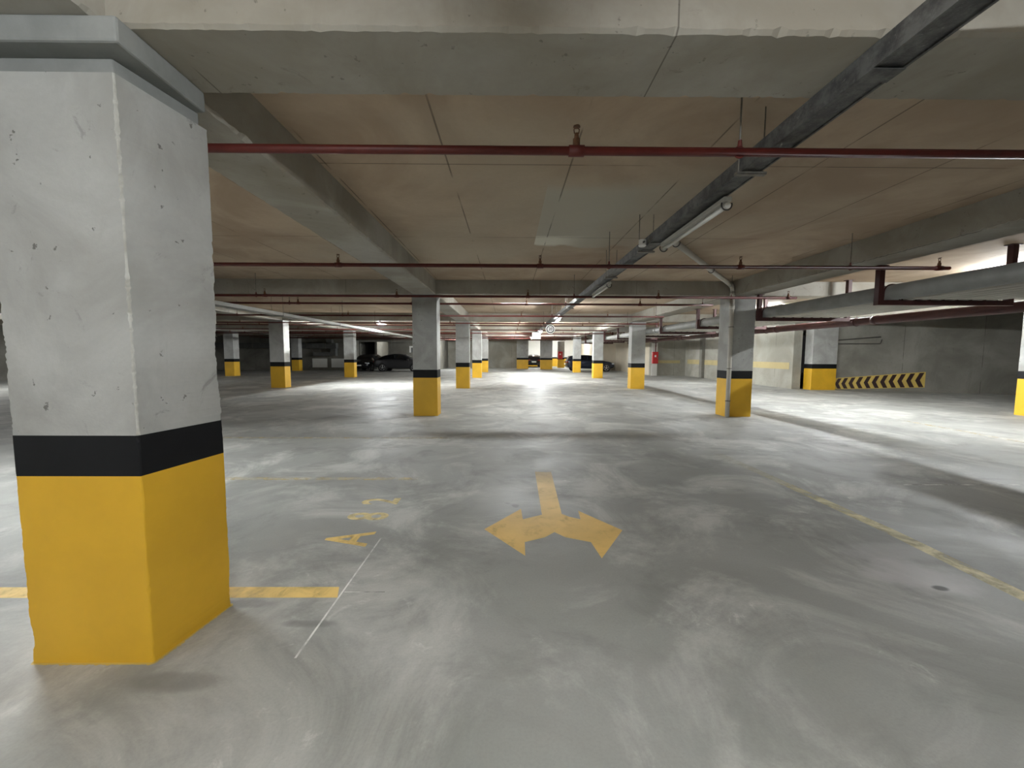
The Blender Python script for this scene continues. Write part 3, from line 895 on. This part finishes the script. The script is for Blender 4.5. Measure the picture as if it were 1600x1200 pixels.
def car(label, prof, paint, loc, rz, wheel_x=(-1.38, 1.42)):
    t = thing('parked_car', loc, label, 'car', None, local=True, rz=rz)
    mb = MB()
    rows = []
    for (x, zl, zb_, zr, ws, wb_, wr) in prof:
        zm = zl + (zb_ - zl) * 0.5
        half = [(ws * 0.9, zl), (ws, zl + 0.06), (wb_ + 0.015, zm), (wb_, zb_ - 0.02), (wb_ - 0.03, zb_ + 0.01), (wr, max(zr - 0.03, zb_ + 0.02)), (wr * 0.55, zr)]
        ringp = [(x, w, z) for w, z in half] + [(x, -w, z) for w, z in reversed(half)]
        rows.append(ringp)
    V = mb.grid(rows, close_u=True)
    mb.bm.faces.new(V[0])
    mb.bm.faces.new(V[-1])
    body = mb.build('body', paint, t, smooth=True)
    ss = body.modifiers.new('subsurf', 'SUBSURF')
    ss.levels = ss.render_levels = 2
    def at(x):
        for a, b in zip(prof, prof[1:]):
            if a[0] <= x <= b[0]:
                f = (x - a[0]) / (b[0] - a[0])
                return [p + (q - p) * f for p, q in zip(a, b)]
    for s in (1, -1):
        mb = MB()
        lo, hi = [], []
        for i in range(17):
            x = -1.75 + 2.75 * i / 16
            _, zl, zb_, zr, ws, wb_, wr = at(x)
            def pt(f):
                return (x, s * (wb_ - 0.03 + (wr - wb_ + 0.03) * f + 0.012), zb_ + 0.01 + (max(zr - 0.03, zb_ + 0.02) - zb_ - 0.01) * f)
            lo.append(pt(0.10))
            hi.append(pt(0.86))
        mb.grid([lo, hi])
        w = mb.build('side_window', 'glass', t)
        MB().box(-0.36, -0.30, s * 0.80 if s > 0 else -0.845, 0.845 if s > 0 else -0.80, at(-.33)[2], at(-.33)[2] + 0.42).build('window_pillar', paint, w)
        MB().box(0.78, 0.98, min(s * 0.93, s * 1.10), max(s * 0.93, s * 1.10), 0.99, 1.12).build('mirror', paint, t, bevel=0.03)
        MB().box(1.92, 2.16, min(s * 0.52, s * 0.86), max(s * 0.52, s * 0.86), 0.66, 0.78).build('headlamp', 'lens_clear', t, bevel=0.02)
        MB().box(-2.24, -2.06, min(s * 0.46, s * 0.82), max(s * 0.46, s * 0.82), 0.82, 0.93).build('tail_lamp', 'lens_red', t, bevel=0.02)
        for hx in (-0.55, 0.45):
            MB().box(hx - 0.09, hx + 0.09, min(s * 0.95, s * 0.985), max(s * 0.95, s * 0.985), 0.82, 0.85).build('door_handle', paint, t)
    for name, xa, xb in (('windscreen', 0.42, 1.2), ('rear_window', -2.02, -1.35)):
        mb = MB()
        rows = []
        for i in range(7):
            x = xa + (xb - xa) * i / 6
            _, zl, zb_, zr, ws, wb_, wr = at(x)
            rows.append([(x, wr * u * 0.86, zr + 0.006 - 0.02 * u * u) for u in (-1, -.5, 0, .5, 1)])
        mb.grid(rows)
        mb.build(name, 'glass', t, smooth=True)
    for x in wheel_x:
        for s in (1, -1):
            w = MB().tube([(x, s * 0.74, .35), (x, s * 0.76, .35), (x, s * 0.95, .35), (x, s * 0.975, .35)], [.31, .35, .35, .32], 28).build('wheel', 'tyre', t)
            mb = MB()
            mb.tube([(x, s * 0.97, .35), (x, s * 0.985, .35)], [.06, .05], 12)
            for q in range(5):
                a = 2 * math.pi * q / 5 + 0.3
                mb.tube([(x + .04 * math.cos(a), s * 0.98, .35 + .04 * math.sin(a)), (x + .23 * math.cos(a), s * 0.98, .35 + .23 * math.sin(a))], [.03, .022], 6)
            mb.tube(arc((x, s * 0.975, .35), 0.235, 0, 2 * math.pi * 23 / 24, 23), 0.014, 6, close=True)
            mb.build('rim', 'rim', w)
            MB().tube([(x, s * 0.70, .36), (x, s * 0.952, .36)], .41, 28).build('wheel_arch', 'tyre', t)
    MB().box(-2.32, -2.27, -0.26, 0.26, 0.62, 0.74).build('number_plate', 'white_sign', t)
    MB().box(2.29, 2.33, -0.26, 0.26, 0.48, 0.59).build('number_plate', 'white_sign', t)
    return t
car('dark grey coupe parked side-on in the lit lane', COUPE, 'car_grey', (-9.85, 36.3, 0), 0.0)
car('dark car parked in front of the unlit opening', HATCH, 'car_black', (-13.35, 37.6, 0), R(-90))
car('navy hatchback parked side-on behind two yellow-based pillars', HATCH, 'car_navy', (7.6, 37.6, 0), 0.0)
car('black car parked tail-out in the bright end bay', HATCH, 'car_black', (2.95, 49.0, 0), R(90))
